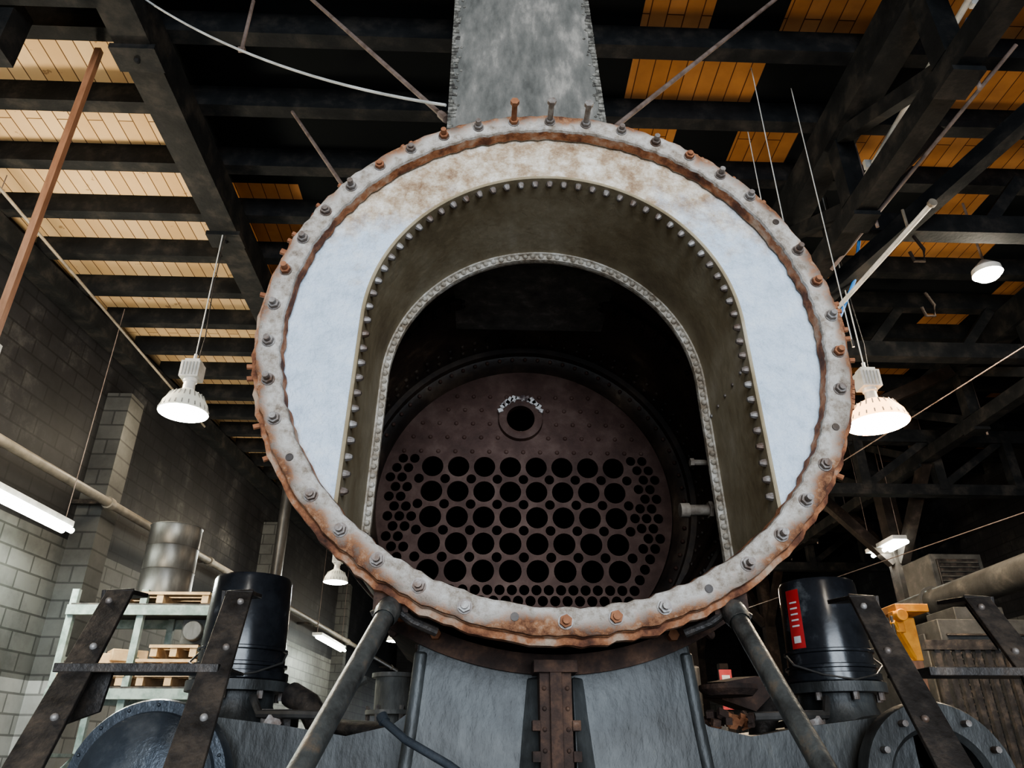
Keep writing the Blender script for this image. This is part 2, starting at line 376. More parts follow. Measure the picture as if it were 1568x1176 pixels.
big = [((i - 3.5) * .148, .218 - .148 * j) for j in range(5) for i in range(8)]
small = [((i - 4) * .148, .218 - .074 - .148 * j) for j in range(4) for i in range(9)]
def clash(x, z, r, lst, rr, gap=.007): return any(math.hypot(x - q[0], z - q[1]) < r + rr + gap for q in lst)
RB, RS = .0610, .0275
sm = list(small)
for j in range(-13, 6):
    for i in range(-15, 16):
        x = (i + .5 * (j % 2)) * .0655; z = j * .0567 - .02
        if not ((abs(x) > .59 and z < .27) or z < -.43): continue
        if math.hypot(x, z) > .785: continue
        if clash(x, z, RS, big, RB, .004) or clash(x, z, RS, sm, RS, .003): continue
        sm.append((x, z))
cu = bpy.data.curves.new('ts', 'CURVE'); cu.dimensions = '2D'; cu.fill_mode = 'BOTH'; cu.extrude = .012
def spl(cx, cz, r, seg):
    s = cu.splines.new('POLY'); s.points.add(seg - 1); s.use_cyclic_u = True
    for k in range(seg):
        a = 2 * math.pi * k / seg; s.points[k].co = (cx + r * math.cos(a), cz + r * math.sin(a), 0, 1)
spl(0, 0, .835, 96); spl(-.015, .51, .085, 32)
for x, z in big: spl(x, z, RB, 24)
for x, z in sm: spl(x, z, RS, 14)
tmp = bpy.data.objects.new('ts', cu); SC.collection.objects.link(tmp)
bpy.context.view_layer.update()
me = bpy.data.meshes.new_from_object(tmp.evaluated_get(bpy.context.evaluated_depsgraph_get()))
bpy.data.objects.remove(tmp); me.transform(Matrix.Translation((LX - .01, 4.0, LZ)) @ Matrix.Rotation(math.pi / 2, 4, 'X'))
me.materials.clear(); me.materials.append(M['sheet']); me.name = 'tube_sheet'
ob = bpy.data.objects.new('tube_sheet', me); SC.collection.objects.link(ob); ob.parent = loco
TX = LX - .01
b = MB()
for x, z in big: b.rev((TX + x, 0, LZ + z), YA, [(RB, 4.012), (RB - .002, 4.05), (RB - .002, 4.6), (0, 4.6)], 'tube', 20)
for x, z in sm: b.rev((TX + x, 0, LZ + z), YA, [(RS, 4.012), (RS - .001, 4.5), (0, 4.5)], 'tube', 10)
b.rev((TX - .015, 0, LZ + .51), YA, [(.085, 4.0), (.085, 4.5), (0, 4.5)], 'tube', 28)
b.done('boiler_tubes', loco)
b = MB()
b.rev((TX - .015, 0, LZ + .51), YA, [(.082, 4.0), (.082, 3.955), (.10, 3.95), (.128, 3.955), (.132, 3.99)], 'sheet', 36)
for k in range(12):
    a = math.pi * (.12 + .76 * k / 11); q = Vector((TX - .015 + .128 * math.cos(a), 3.95, LZ + .51 + .128 * math.sin(a)))
    b.box(q, (random.uniform(.02, .05), .016, random.uniform(.02, .035)), 'chips', Matrix.Rotation(a, 3, 'Y'))
b.box((TX - .02, 4.06, LZ + .455), (.07, .03, .025), 'liner_edge')
for j in range(5):
    z = .31 + j * .088
    for i in range(-8, 9):
        x = (i + .5 * (j % 2)) * .098
        if math.hypot(x, z) < .77 and math.hypot(x + .015, z - .51) > .16:
            b.dome((TX + x, 3.988, LZ + z), (0, -1, 0), .013, 'sheet', .012, 8)
b.done('tube_sheet_fittings', loco)
b = MB()
b.cyl((.905, 2.74, 2.465), (.755, 2.74, 2.462), .021, 'fit', 14); b.cyl((.79, 2.74, 2.463), (.755, 2.74, 2.462), .028, 'fit', 14)
b.cyl((.88, 2.74, 2.465), (.865, 2.74, 2.465), .034, 'fit', 6)
b.cyl((.90, 2.74, 2.66), (.83, 2.74, 2.66), .012, 'fit', 10); b.cyl((.83, 2.74, 2.66), (.815, 2.74, 2.66), .017, 'fit', 6)
b.tube([(1.10, 3.0, 2.75), (1.09, 3.3, 2.6), (1.08, 3.6, 2.5), (1.0, 3.85, 2.35)], .022, 'inside')
b.done('blower_pipe_fittings', loco)

# saddle
b = MB()
def arcpts(r, a0, a1, n, y): return [pol(r, a0 + (a1 - a0) * k / n, y) for k in range(n + 1)]
A0, A1 = math.radians(-122), math.radians(-58)
top = arcpts(.985, A0, A1, 24, 2.44); bot_ = arcpts(1.045, A0, A1, 24, 2.44)
for k in range(24):
    b.poly([top[k], top[k + 1], bot_[k + 1], bot_[k]], (0, 1.0, 0), 'saddle_rust')
for k in range(12):
    a = A0 + (A1 - A0) * (k + .5) / 12; b.dome(pol(1.045, a, 2.49), (math.cos(a), 0, math.sin(a)), .016, 'saddle_rust', .02, 8)
for s in (-1, 1):
    for k in range(2):
        a = math.radians(-90 + s * (29 - k * 7)); b.cyl(pol(1.0, a, 2.44), pol(1.0, a, 2.41), .018, 'bolt_rust', 6)
b.done('saddle_flange', loco)
b = MB()
face = []
for k in range(17):
    x = -.43 + .86 * k / 16; face.append((LX + x, 2.46, LZ - math.sqrt(1.04 ** 2 - x * x) + .005))
pl = face + [(LX + .47, 2.44, 1.4), (LX + .62, 2.40, .75), (LX - .62, 2.40, .75), (LX - .47, 2.44, 1.4)]
b.poly(pl, (0, .95, 0), 'grey')
for s in (-1, 1):
    b.tube([(LX + s * .418, 2.468, 1.905), (LX + s * .435, 2.462, 1.70), (LX + s * .462, 2.455, 1.45), (LX + s * .50, 2.44, 1.25)], .022, 'grey', 14)
    b.poly([(LX + s * .05, 2.42, 1.83), (LX + s * .09, 2.462, 1.83), (LX + s * .16, 2.452, 1.3), (LX + s * .05, 2.36, 1.3)], (0, .05, 0), 'grey')
b.done('saddle_casting', loco, bevel=.008)
b = MB()
b.box((LX - .01, 2.38, 1.60), (.095, .09, .50), 'saddle_rust'); b.box((LX - .01, 2.33, 1.60), (.035, .02, .48), 'saddle_rust')
b.box((LX - .01, 2.37, 1.850), (.13, .11, .035), 'saddle_rust')
for s in (-1, 1):
    b.box((LX - .01 + s * .058, 2.35, 1.69), (.024, .05, .028), 'saddle_rust'); b.box((LX - .01 + s * .058, 2.35, 1.61), (.024, .05, .028), 'saddle_rust')
    for k in range(5): b.dome((LX - .01 + s * .034, 2.335, 1.57 + k * .055), (0, -1, 0), .007, 'saddle_rust', .008, 8)
b.done('saddle_center_post', loco, bevel=.006)

b = MB()
for s in (-1, 1): b.box((LX + s * .45, 5.2, .85), (.12, 8.0, .5), 'black')
b.box((LX, 1.25, 1.05), (2.7, .14, .42), 'black'); b.box((LX, 1.75, 1.27), (2.6, .9, .03), 'black')
b.done('frame_and_pilot_beam', loco, bevel=.01)
b = MB()
for y, r in ((3.0, .42), (4.5, .42), (6.4, .72), (8.2, .72)):
    b.cyl((LX - .6, y, r), (LX + .6, y, r), .09, 'black', 16)
    for s in (-1, 1):
        x = LX + s * .72
        b.rev((x, y, r), (s, 0, 0), [(0, .05), (.12, .06), (.12, .03), (r * .8, .02), (r * .82, .06), (r, .06), (r, -.09), (r * .8, -.09), (0, -.06)], 'black', 40)
b.done('wheels', loco)

BZ = 1.862
for s in (-1, 1):
    b = MB(); cz = 1.53
    cx = -.98 if s < 0 else 1.41
    c = (cx, 0, cz)
    if s < 0:
        b.rev(c, YA, [(0, 2.43), (.10, 2.435), (.17, 2.455), (.20, 2.475), (.205, 2.49), (.235, 2.49), (.24, 2.50), (.24, 2.55), (.215, 2.56), (.215, 3.55), (.24, 3.56), (.24, 3.62), (0, 3.64)], 'bluegrey', 56)
        for k in range(16):
            a = 2 * math.pi * k / 16; b.dome((cx + .222 * math.cos(a), 2.49, cz + .222 * math.sin(a)), (0, -1, 0), .006, 'bluegrey', .006, 6)
    else:
        b.rev(c, YA, [(.15, 3.4), (.15, 2.51), (.165, 2.49), (.235, 2.49), (.24, 2.50), (.24, 2.55), (.215, 2.56), (.215, 3.55), (.24, 3.56), (.24, 3.62), (0, 3.64)], 'grey', 56)
        b.rev(c, YA, [(.149, 3.2), (0, 3.2)], 'tube', 40); b.rev(c, YA, [(.148, 3.2), (.148, 2.56)], 'tube', 40)
        for k in range(12):
            a = 2 * math.pi * k / 12; b.cyl((cx + .20 * math.cos(a), 2.49, cz + .20 * math.sin(a)), (cx + .20 * math.cos(a), 2.46, cz + .20 * math.sin(a)), .010, 'bolt', 8)
    x0, x1 = LX + s * .42, cx
    dx = abs(x1 - x0)
    pl = [(x0, 2.62, 1.77), (x0 + s * dx * .12, 2.62, 1.70), (x0 + s * dx * .3, 2.62, 1.67), (x0 + s * dx * .55, 2.62, 1.70), (x1, 2.62, 1.74), (x1, 2.62, .8), (x0, 2.62, .8)]
    b.poly(pl, (0, .85, 0), 'grey')
    bx = -.905 if s < 0 else 1.35
    b.rev((bx, 3.0, 0), (0, 0, 1), [(.25, 1.58), (.20, 1.68), (.15, 1.74), (.135, 1.78), (.135, BZ - .04), (.185, BZ - .038), (.185, BZ - .003), (0, BZ - .001)], 'grey', 36)
    for k in range(8):
        a = 2 * math.pi * k / 8; b.cyl((bx + .165 * math.cos(a), 3.0 + .165 * math.sin(a), BZ - .065), (bx + .165 * math.cos(a), 3.0 + .165 * math.sin(a), BZ - .035), .012, 'bolt', 6)
    b.tube([(bx + s * -.20, 3.0, 1.82), (bx - s * .28, 2.95, 1.78), (bx - s * .34, 2.9, 1.70), (bx - s * .36, 2.88, 1.60)], .045, 'black', 14)
    b.tube([(bx - s * .10, 2.86, 1.80), (bx - s * .16, 2.75, 1.74), (bx - s * .30, 2.66, 1.735), (bx - s * .45, 2.64, 1.73)], .014, 'galv', 8)
    b.box((bx - s * .22, 2.8, 1.71), (.10, .12, .09), 'black'); b.cyl((bx - s * .22, 2.73, 1.71), (bx - s * .22, 2.70, 1.71), .03, 'bolt', 6)
    b.rev((cx + s * .05, 0, .85), YA, [(0, 2.35), (.28, 2.36), (.34, 2.4), (.34, 2.46), (.31, 2.47), (.31, 3.6), (.34, 3.62), (0, 3.66)], 'grey', 48)
    b.done('cylinder_casting_' + ('l' if s < 0 else 'r'), loco)

for s in (-1, 1):
    b = MB()
    p0 = Vector((LX + s * .490, 2.16, 1.985))
    p1 = Vector((-.372, 1.72, 1.575)) if s < 0 else Vector((.742, 1.76, 1.575))
    d = (p1 - p0); p2 = p0 + d * ((1.26 - p0.z) / d.z)
    b.cyl(p0, p2, .0265, 'brace', 20)
    b.rev(p0, d, [(0, -.03), (.022, -.026), (.034, -.005), (.036, .03), (.030, .055)], 'brace', 16)
    b.tube([p0 + Vector((s * .05, .01, -.02)), p0 + Vector((0, .01, .01)), p0 + Vector((-s * .06, .03, -.03)), p0 + Vector((-s * .13, .06, -.055))], .014, 'black')
    q = p0 + Vector((0, .05, .02)); b.box(q, (.10, .08, .06), 'saddle_rust'); b.cyl(q + Vector((0, -.06, -.01)), q + Vector((0, .0, -.01)), .017, 'bolt', 6)
    b.done('smokebox_brace_' + ('l' if s < 0 else 'r'), loco)

for s in (-1, 1):
    b = MB()
    for off in ((.87, 1.18) if s < 0 else (.80, 1.12)):
        x = LX + s * off
        t = Vector((x, 2.02, 2.0)); e = Vector((x - s * .10, 1.40, 1.27))
        d = (e - t).normalized()
        b.beam(t, e, .068, .012, 'black', ref=(0, -.7, .7), w1=.084)
        for k in (0, 1.1, 2.5, 3.6):
            q = t + d * (.05 + k * .15); b.dome(q + Vector((random.choice((-.012, .012)), -.007, .004)), (0, -.75, .65), .009, 'bolt', .008, 8)
        b.poly([t + Vector((-.036, -.01, .0)), t + Vector((.036, -.01, .0)), t + Vector((.03, .10, .012)), t + Vector((-.04, .12, .012))], (0, 0, -.012), 'black')
        b.poly([t + Vector((s * .036, -.01, .0)), t + Vector((s * .036, .12, .01)), t + Vector((s * .036, .02, -.14))], (s * .01, 0, 0), 'black')
    x0, x1 = LX + s * .83, LX + s * (1.20 if s < 0 else 1.28)
    b.box(((x0 + x1) / 2, 1.93, 1.795), (abs(x1 - x0), .20, .008), 'black')
    b.box(((x0 + x1) / 2, 1.83, 1.789), (abs(x1 - x0), .010, .020), 'black')
    b.poly([(LX + s * 1.09, 1.88, 1.785), (LX + s * 1.19, 1.88, 1.785), (LX + s * 1.18, 1.88, 1.67), (LX + s * 1.10, 1.88, 1.70)], (0, .012, 0), 'black')
    b.done('boarding_steps_' + ('l' if s < 0 else 'r'), loco, bevel=.002)

b = MB(); px, py = -.44, 4.0
for z0, z1, r in ((1.5, 1.72, .10), (1.72, 1.74, .13), (1.80, 1.82, .13), (1.82, 1.97, .09), (1.97, 1.99, .11)):
    b.cyl((px, py, z0), (px, py, z1), r, 'duct', 24)
b.cyl((px, py, 1.74), (px, py, 1.80), .05, 'duct', 16)
for k in range(6):
    a = k * math.pi / 3; b.cyl((px + .115 * math.cos(a), py + .115 * math.sin(a), 1.7), (px + .115 * math.cos(a), py + .115 * math.sin(a), 1.84), .012, 'bolt', 6)
b.tube([(px - .12, py - .15, 1.95), (px - .2, py - .2, 1.9), (px - .22, py - .3, 1.75), (px - .15, py - .4, 1.6)], .02, 'duct')
b.tube([(px + .12, py - .1, 1.98), (px + .2, py - .2, 1.9), (px + .2, py - .3, 1.7)], .018, 'black')
b.cyl((-.66, 3.3, 1.72), (-.36, 3.2, 1.70), .035, 'black', 12)
b.done('air_pump', loco)
b = MB()
b.tube([(-.27, 2.25, 1.70), (-.20, 2.2, 1.65), (-.08, 2.15, 1.59), (.0, 2.1, 1.54)], .011, 'bluegrey', 14)
b.cyl((-.265, 2.25, 1.695), (-.276, 2.26, 1.712), .016, 'bluegrey', 12)
b.done('drain_lever', loco)
b = MB()
b.poly([(.90, 2.9, 1.86), (1.02, 2.9, 1.88), (1.12, 2.9, 1.86), (1.0, 2.9, 1.76), (.88, 2.9, 1.80)], (0, .25, .02), 'saddle_rust')
b.rev((.86, 2.75, 1.80), (0, 0, 1), [(0, 0), (.08, .0), (.10, .02), (.10, .035), (.085, .03), (0, .01)], 'saddle_rust', 24)
for k in range(24):
    q = Vector((.76 + random.random() * .14, 2.6 + random.random() * .12, 1.70 + random.random() * .04))
    b.box(q, [random.uniform(.015, .035) for _ in range(3)], 'bolt_rust' if k % 3 == 0 else 'saddle_rust', Matrix.Rotation(random.random() * 3, 3, (1, .4, .7)))
b.done('scrap_on_casting', loco)

# ------------------------------------------------------------------ buckets
def bucket(x, label):
    e = empty('plastic_bucket'); b = MB(); z = BZ
    prof = [(.172, 0), (.176, .004), (.176, .028), (.160, .032), (.160, .045), (.168, .048), (.168, .058), (.158, .062), (.157, .10), (.165, .104), (.165, .112), (.155, .116), (.146, .365), (.140, .378), (.132, .374), (.128, .362), (0, .360)]
    b.rev((x, 3.0, z), (0, 0, 1), prof, 'bucket', 56)
    b.tube([(x - .165, 3.0, z + .10), (x - .17, 2.93, z + .06), (x - .10, 2.85, z + .02), (x, 2.815, z + .0), (x + .10, 2.85, z + .02), (x + .17, 2.93, z + .06), (x + .165, 3.0, z + .10)], .004, 'galv', 8)
    b.done('bucket_body', e)
    if label:
        b = MB(); mi = b.mi('red'); mw = b.mi('white')
        def patch(a0, a1, z0, z1, mi, off):
            R = []
            for zz in (z0, z1):
                r = .155 - (zz - .116) * .036 + off
                R.append([b.bm.verts.new((x + r * math.cos(a0 + (a1 - a0) * k / 6), 3 + r * math.sin(a0 + (a1 - a0) * k / 6), z + zz)) for k in range(7)])
            for k in range(6): b.face([R[0][k], R[0][k + 1], R[1][k + 1], R[1][k]], mi)
        patch(math.radians(-166), math.radians(-142), .12, .34, mi, .0015)
        patch(math.radians(-160), math.radians(-148), .14, .165, mw, .003)
        for k in range(5): patch(math.radians(-160), math.radians(-147), .20 + k * .022, .206 + k * .022, mw, .003)
        b.done('bucket_label', e)
bucket(-.905, False); bucket(1.35, True)

# ------------------------------------------------------------------ exhaust duct + guy rods
ED = empty('exhaust_duct')
b = MB()
def dx_(z):
    t = (z - 3.7) / 3.3; return (-.232 + .02 * t, .645 - .17 * t)
zs = [3.72, 4.4, 5.2, 6.1, 7.05]
for z0, z1 in zip(zs[:-1], zs[1:]):
    a, c = dx_(z0), dx_(z1)
    b.hull8([(a[0], 2.8, z0), (a[1], 2.8, z0), (a[1], 3.5, z0), (a[0], 3.5, z0), (c[0], 2.8, z1), (c[1], 2.8, z1), (c[1], 3.5, z1), (c[0], 3.5, z1)], 'duct')
z = 3.75
while z < 6.9:          # flaking seam along each corner, kept inside the straight edge
    a = dx_(z)
    for sx, x in ((-1, a[0]), (1, a[1])):
        w = random.uniform(.015, .045)
        b.box((x - sx * w / 2, 2.798, z), (w, .006, random.uniform(.016, .030)), 'duct_edge', Matrix.Rotation(random.uniform(-.12, .12), 3, 'Y'))
        if random.random() < .35: b.box((x - sx * random.uniform(.03, .06), 2.799, z), (.012, .006, .012), 'duct_edge', Matrix.Rotation(random.random(), 3, 'Y'))
    z += .026
b.done('duct_body', ED, smooth=False)
b = MB(); b.cyl((-.245, 2.85, 4.62), (-1.35, 3.63, 6.62), .014, 'rod', 10); b.cyl((-.27, 2.86, 4.66), (-.235, 2.84, 4.60), .022, 'rod', 8); b.done('guy_rod_1', ED)
b = MB(); b.cyl((.615, 2.85, 4.55), (2.09, 3.5, 6.62), .014, 'rod', 10); b.cyl((.61, 2.86, 4.55), (.65, 2.87, 4.60), .022, 'rod', 8); b.done('guy_rod_2', ED)
b = MB(); b.cyl((-1.72, 4.7, 6.6), (-1.0, 3.95, 5.1), .014, 'rod', 10); b.cyl((-1.0, 3.95, 5.1), (-.3, 3.3, 3.85), .012, 'rod', 8); b.done('guy_rod_3', ED)
b = MB(); b.cyl((-1.82, 3.755, 6.74), (-1.82, 3.755, 6.2), .014, 'rod', 8); b.box((-1.82, 3.755, 6.2), (.05, .03, .03), 'rod'); b.done('hanger_rod')
b = MB(); P0, P1 = Vector((-.24, 2.80, 4.66)), Vector((-2.58, 3.68, 6.62))
b.tube([P0.lerp(P1, t / 20) + Vector((0, 0, -.35 * 4 * (t / 20) * (1 - t / 20) * .45)) for t in range(21)], .008, 'whitepipe', 8); b.done('hanging_cable', ED)

# ------------------------------------------------------------------ ROOM
WX = lambda y: -5.29 + .0875 * (y - 6.64)
b = MB(); b.box((1.5, 10.5, -.05), (19, 40, .1), 'concrete'); b.done('floor', smooth=False)
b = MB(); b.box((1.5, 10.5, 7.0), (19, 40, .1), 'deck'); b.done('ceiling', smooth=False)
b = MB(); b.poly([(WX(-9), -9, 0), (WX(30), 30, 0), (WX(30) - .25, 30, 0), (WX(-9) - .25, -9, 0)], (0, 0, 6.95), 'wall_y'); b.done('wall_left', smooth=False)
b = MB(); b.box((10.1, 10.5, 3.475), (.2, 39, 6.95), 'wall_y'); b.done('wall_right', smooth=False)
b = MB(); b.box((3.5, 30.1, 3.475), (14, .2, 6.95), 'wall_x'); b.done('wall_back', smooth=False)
b = MB()
b.box((-4.9, -9.1, 3.475), (4.0, .2, 6.95), 'wall_x'); b.box((7.6, -9.1, 3.475), (5, .2, 6.95), 'wall_x'); b.box((1.1, -9.1, 6.2), (8, .2, 1.5), 'wall_x')
b.done('wall_front', smooth=False)
def pil(y, name):
    x = WX(y); b = MB(); b.box((x + .14, y, 3.0), (.32, .40, 6.0), 'pilaster'); b.done(name, smooth=False)
pil(9.3, 'wall_pilaster'); pil(15.3, 'wall_pilaster.001'); pil(21.3, 'wall_pilaster.002')
for i, (x, y) in enumerate(((2.2, 29.98), (5.0, 29.98), (-1.5, 29.98))):
    b = MB(); b.box((x, y, 2.6), (1.3, .02, 1.6), 'daywin')
    for dx in (-.67, -.22, .22, .67): b.box((x + dx, y - .03, 2.6), (.05, .06, 1.7), 'black')
    for dz in (-.83, 0, .83): b.box((x, y - .03, 2.6 + dz), (1.4, .06, .05), 'black')
    b.done('window_%d' % (i + 1), smooth=False)

b = MB(); y = -8.5
while y < 29.8:
    b.box((WX(y) / 2 + 5 + .05, y, 6.835), (10.0 - WX(y) - .1, .13, .23), 'timber'); y += .74
b.done('roof_joists', smooth=False)
b = MB(); b.box((-2.70, 10.4, 6.555), (.27, 38.5, .33), 'timber')
yy = -7.0
while yy < 29:
    b.box((-2.70, yy, 6.37), (.34, .22, .05), 'timber'); b.dome((-2.70, yy, 6.345), (0, 0, -1), .025, 'timber', .03, 8); yy += 2.2
b.done('roof_girder', smooth=False)
b = MB(); b.beam((WX(-8) + .14, -8, 6.58), (WX(29) + .14, 29, 6.58), .2, .24, 'timber'); b.done('wall_plate_timber', smooth=False)
b = MB(); b.box((-4.0, 3.55, 6.56), (2.3, .16, .26), 'timber'); b.box((-3.55, 3.75, 6.3), (.2, .2, .5), 'timber')
b.done('roof_cross_timber', smooth=False)

RT = empty('roof_trusses')
def truss(x, name):
    b = MB()
    b.box((x, 10.4, 6.55), (.24, 38, .33), 'timber'); b.box((x, 10.4, 5.66), (.16, 38, .18), 'timber')
    y = -6.5; k = 0
    while y < 28:
        b.box((x, y, 6.07), (.16, .16, .62), 'timber_b' if k % 3 == 0 else 'timber'); b.box((x, y, 5.55), (.22, .24, .04), 'timber')
        b.beam((x - .02, y + .1, 5.76), (x - .02, y + 1.3, 6.40), .10, .12, 'timber')
        b.cyl((x + .13, y, 5.50), (x + .13, y, 6.6), .014, 'rod', 8)
        y += 1.4; k += 1
    for y in (11.5, 17.5, 23.5):
        b.box((x, y, 2.79), (.24, .24, 5.58), 'timber_b'); b.beam((x, y + .1, 4.4), (x, y + 1.3, 5.6), .14, .16, 'timber_b'); b.beam((x, y - .1, 4.4), (x, y - 1.3, 5.6), .14, .16, 'timber_b')
        b.beam((x - .1, y, 4.4), (x - 1.2, y, 5.6), .14, .16, 'timber_b')
    b.done(name, RT, smooth=False)
truss(3.05, 'long_truss_1'); truss(6.6, 'long_truss_2')
def xtruss(y, name, low=True):
    b = MB(); b.box((6.4, y, 6.0), (6.6, .16, .20), 'timber')
    if low: b.box((6.4, y, 5.15), (6.6, .16, .16), 'timber')
    x = 3.3
    while x < 9.2:
        if low: b.box((x, y - .02, 5.55), (.14, .14, .8), 'timber'); b.beam((x, y, 5.2), (x + 1.1, y, 5.95), .10, .11, 'timber')
        else: b.beam((x + .1, y, 5.95), (x + .65, y, 6.6), .10, .11, 'timber')
        x += 1.15
    b.done(name, RT, smooth=False)
xtruss(5.3, 'cross_brace_1', False); xtruss(7.6, 'cross_brace_2', False); xtruss(10.2, 'cross_truss_1'); xtruss(15, 'cross_truss_2')
b = MB()
b.beam((3.1, 6.0, 5.5), (4.9, 3.4, 6.6), .13, .15, 'timber'); b.beam((3.1, 8.8, 4.9), (6.4, 8.8, 6.4), .13, .15, 'timber_b')
b.cyl((3.05, 5.3, 5.5), (4.1, 3.8, 6.6), .016, 'rod', 8)
for y in (4.6, 6.9): b.beam((3.1, y, 5.7), (3.9, y, 6.5), .09, .10, 'timber_b')
for (x, y) in ((3.9, 5.3), (4.5, 6.2), (5.2, 5.4)):
    b.tube([(x, y, 5.9), (x + .06, y, 5.75), (x + .03, y, 5.62), (x - .06, y, 5.62), (x - .08, y, 5.72)], .015, 'timber_b', 8)
b.done('raking_struts', RT, smooth=False)

b = MB(); b.box((-3.15, 4.19, 5.30), (.048, .048, 2.75), 'postwood'); b.box((-3.15, 4.19, 3.92), (.10, .08, .09), 'lampmetal'); b.done('drop_post')
b = MB(); b.cyl((3.30, 2.6, 6.36), (3.46, 5.4, 6.38), .024, 'whitepipe', 12)
for y in (3.3, 4.1, 4.9): b.box((3.40, y, 6.37), (.09, .04, .09), 'whitepipe')
b.tube([(3.40, 3.4, 6.33), (3.46, 4.0, 6.30), (3.42, 4.6, 6.33), (3.46, 5.3, 6.1), (3.42, 5.6, 5.6), (3.3, 5.8, 5.3)], .016, 'blue'); b.done('conduit_pipe')
b = MB(); b.cyl((3.38, 4.3, 5.40), (3.30, 5.9, 5.42), .022, 'whitepipe', 12); b.cyl((3.36, 4.6, 5.40), (3.36, 4.6, 5.6), .012, 'tanpipe', 8); b.cyl((3.38, 4.3, 5.40), (3.38, 4.27, 5.40), .034, 'tanpipe', 12); b.done('conduit_pipe.001')
for i, (x, y, z0) in enumerate(((2.62, 4.5, 4.3), (2.35, 4.9, 4.2), (2.2, 4.3, 4.6))):
    b = MB(); b.cyl((x, y, z0), (x, y, 6.85), .004, 'whitepipe', 6); b.cyl((x, y, z0 - .06), (x, y, z0), .010, 'galv', 8); b.done('hanging_wire')
b = MB(); b.cyl((5.2, 2.5, 4.9), (3.6, 9.5, 4.5), .006, 'rod', 8); b.done('overhead_cable')
b = MB(); b.cyl((6.6, 3.2, 3.95), (4.2, 14, 3.9), .006, 'rod', 8); b.done('overhead_cable.001')
b = MB(); b.cyl((WX(2) + .42, 2, 4.45), (WX(28) + .42, 28, 4.45), .055, 'tanpipe', 14)
for y in range(3, 28, 3):
    b.cyl((WX(y) + .42, y, 4.45), (WX(y) + .42, y + .1, 4.45), .075, 'tanpipe', 14); b.box((WX(y) + .2, y, 4.45), (.42, .04, .05), 'black')
b.done('wall_pipe')
b = MB(); b.cyl((-3.3, 12, 0), (-3.3, 12, 6.4), .09, 'galv', 18); b.cyl((-3.3, 12, 3.6), (-3.3, 12, 3.75), .12, 'galv', 18); b.done('vent_pipe')
b = MB()
b.cyl((WX(9) + .5, 4.0, 6.35), (WX(9) + .6, 11, 6.35), .016, 'tanpipe', 8)
b.done('ceiling_conduit')

# ------------------------------------------------------------------ lamps
def pt(loc, e, c, r=.12, name='bulb_light', parent=None):
    l = bpy.data.lights.new(name, 'POINT'); l.energy = e; l.color = c; l.shadow_soft_size = r
    o = bpy.data.objects.new(name, l); o.location = loc; SC.collection.objects.link(o)
    if parent: o.parent = parent
    return o
def highbay(x, y, z, warm=False, r=.21, e=130, up=60, glow=None, upx=0):
    em = empty('high_bay_lamp'); b = MB(); sh = 'shade_w' if warm else 'shade'
    gl = glow or ('lampglow_w' if warm else 'lampglow')
    b.rev((x, y, z), (0, 0, 1), [(r, 0), (r * 1.03, .005), (r * 1.0, .02), (r * .92, .09), (r * .68, .17), (r * .36, .215), (.055, .23)], sh, 40)
    for k in range(24):
        a = 2 * math.pi * k / 24
        b.beam((x + r * 1.01 * math.cos(a), y + r * 1.01 * math.sin(a), z + .02), (x + r * .70 * math.cos(a), y + r * .70 * math.sin(a), z + .172), .010, .010, 'shaderib')
    b.rev((x, y, z), (0, 0, 1), [(r * 1.0, .001), (r * .90, -.006), (0, -.01)], gl, 40)
    b.rev((x, y, z), (0, 0, 1), [(.055, .23), (.05, .30), (.062, .31), (.062, .34), (.045, .345)], 'lampmetal', 24)
    b.box((x, y, z + .42), (.17, .15, .16), 'lampmetal'); b.box((x, y, z + .515), (.13, .11, .03), 'lampmetal')
    for k in range(5): b.box((x - .06 + k * .03, y - .078, z + .42), (.008, .012, .13), 'shaderib')
    b.cyl((x, y, z + .53), (x, y, z + .60), .016, 'lampmetal', 8)
    b.cyl((x, y, z + .58), (x, y, 6.75), .006, 'whitepipe', 8); b.tube([(x + .03, y, z + .5), (x + .05, y, z + .8), (x + .02, y, z + 1.4), (x + .04, y, 6.7)], .005, 'black', 6)
    b.done('lamp_body', em)
    c = (1, .72, .45) if warm else (.97, 1, .90)
    pt((x, y, z - .14), e, c, .12, 'lamp_bulb', em)
    if up: pt((x + upx, y - .25, z + .75), up, (1, .86, .64), .2, 'deck_fill', em)  # added fill beside the lamp, standing in for light leaking up
highbay(-2.70, 6.1, 4.36, up=210, upx=-1.2); highbay(-2.6, 13.3, 4.40, up=90, upx=-.8); highbay(-2.3, 20.5, 4.40)
highbay(3.37, 5.7, 4.18, True, .25, 190, 60, upx=.8)
em = empty('flood_light'); b = MB(); x, y, z = 4.90, 5.8, 5.86
b.rev((x, y, z), (0, 0, 1), [(0, -.06), (.09, -.045), (.13, .0), (.12, .03)], 'lamp_hot', 32); b.rev((x, y, z), (0, 0, 1), [(.135, .0), (.13, .06), (.07, .12), (.03, .16), (0, .17)], 'lampmetal', 28)
b.cyl((x, y, z + .16), (x, y, 6.75), .012, 'rod', 8); b.done('flood_body', em); pt((x, y, z - .2), 40, (1, .9, .72), .1, 'flood_bulb', em)
highbay(4.2, 14.0, 4.6, True)

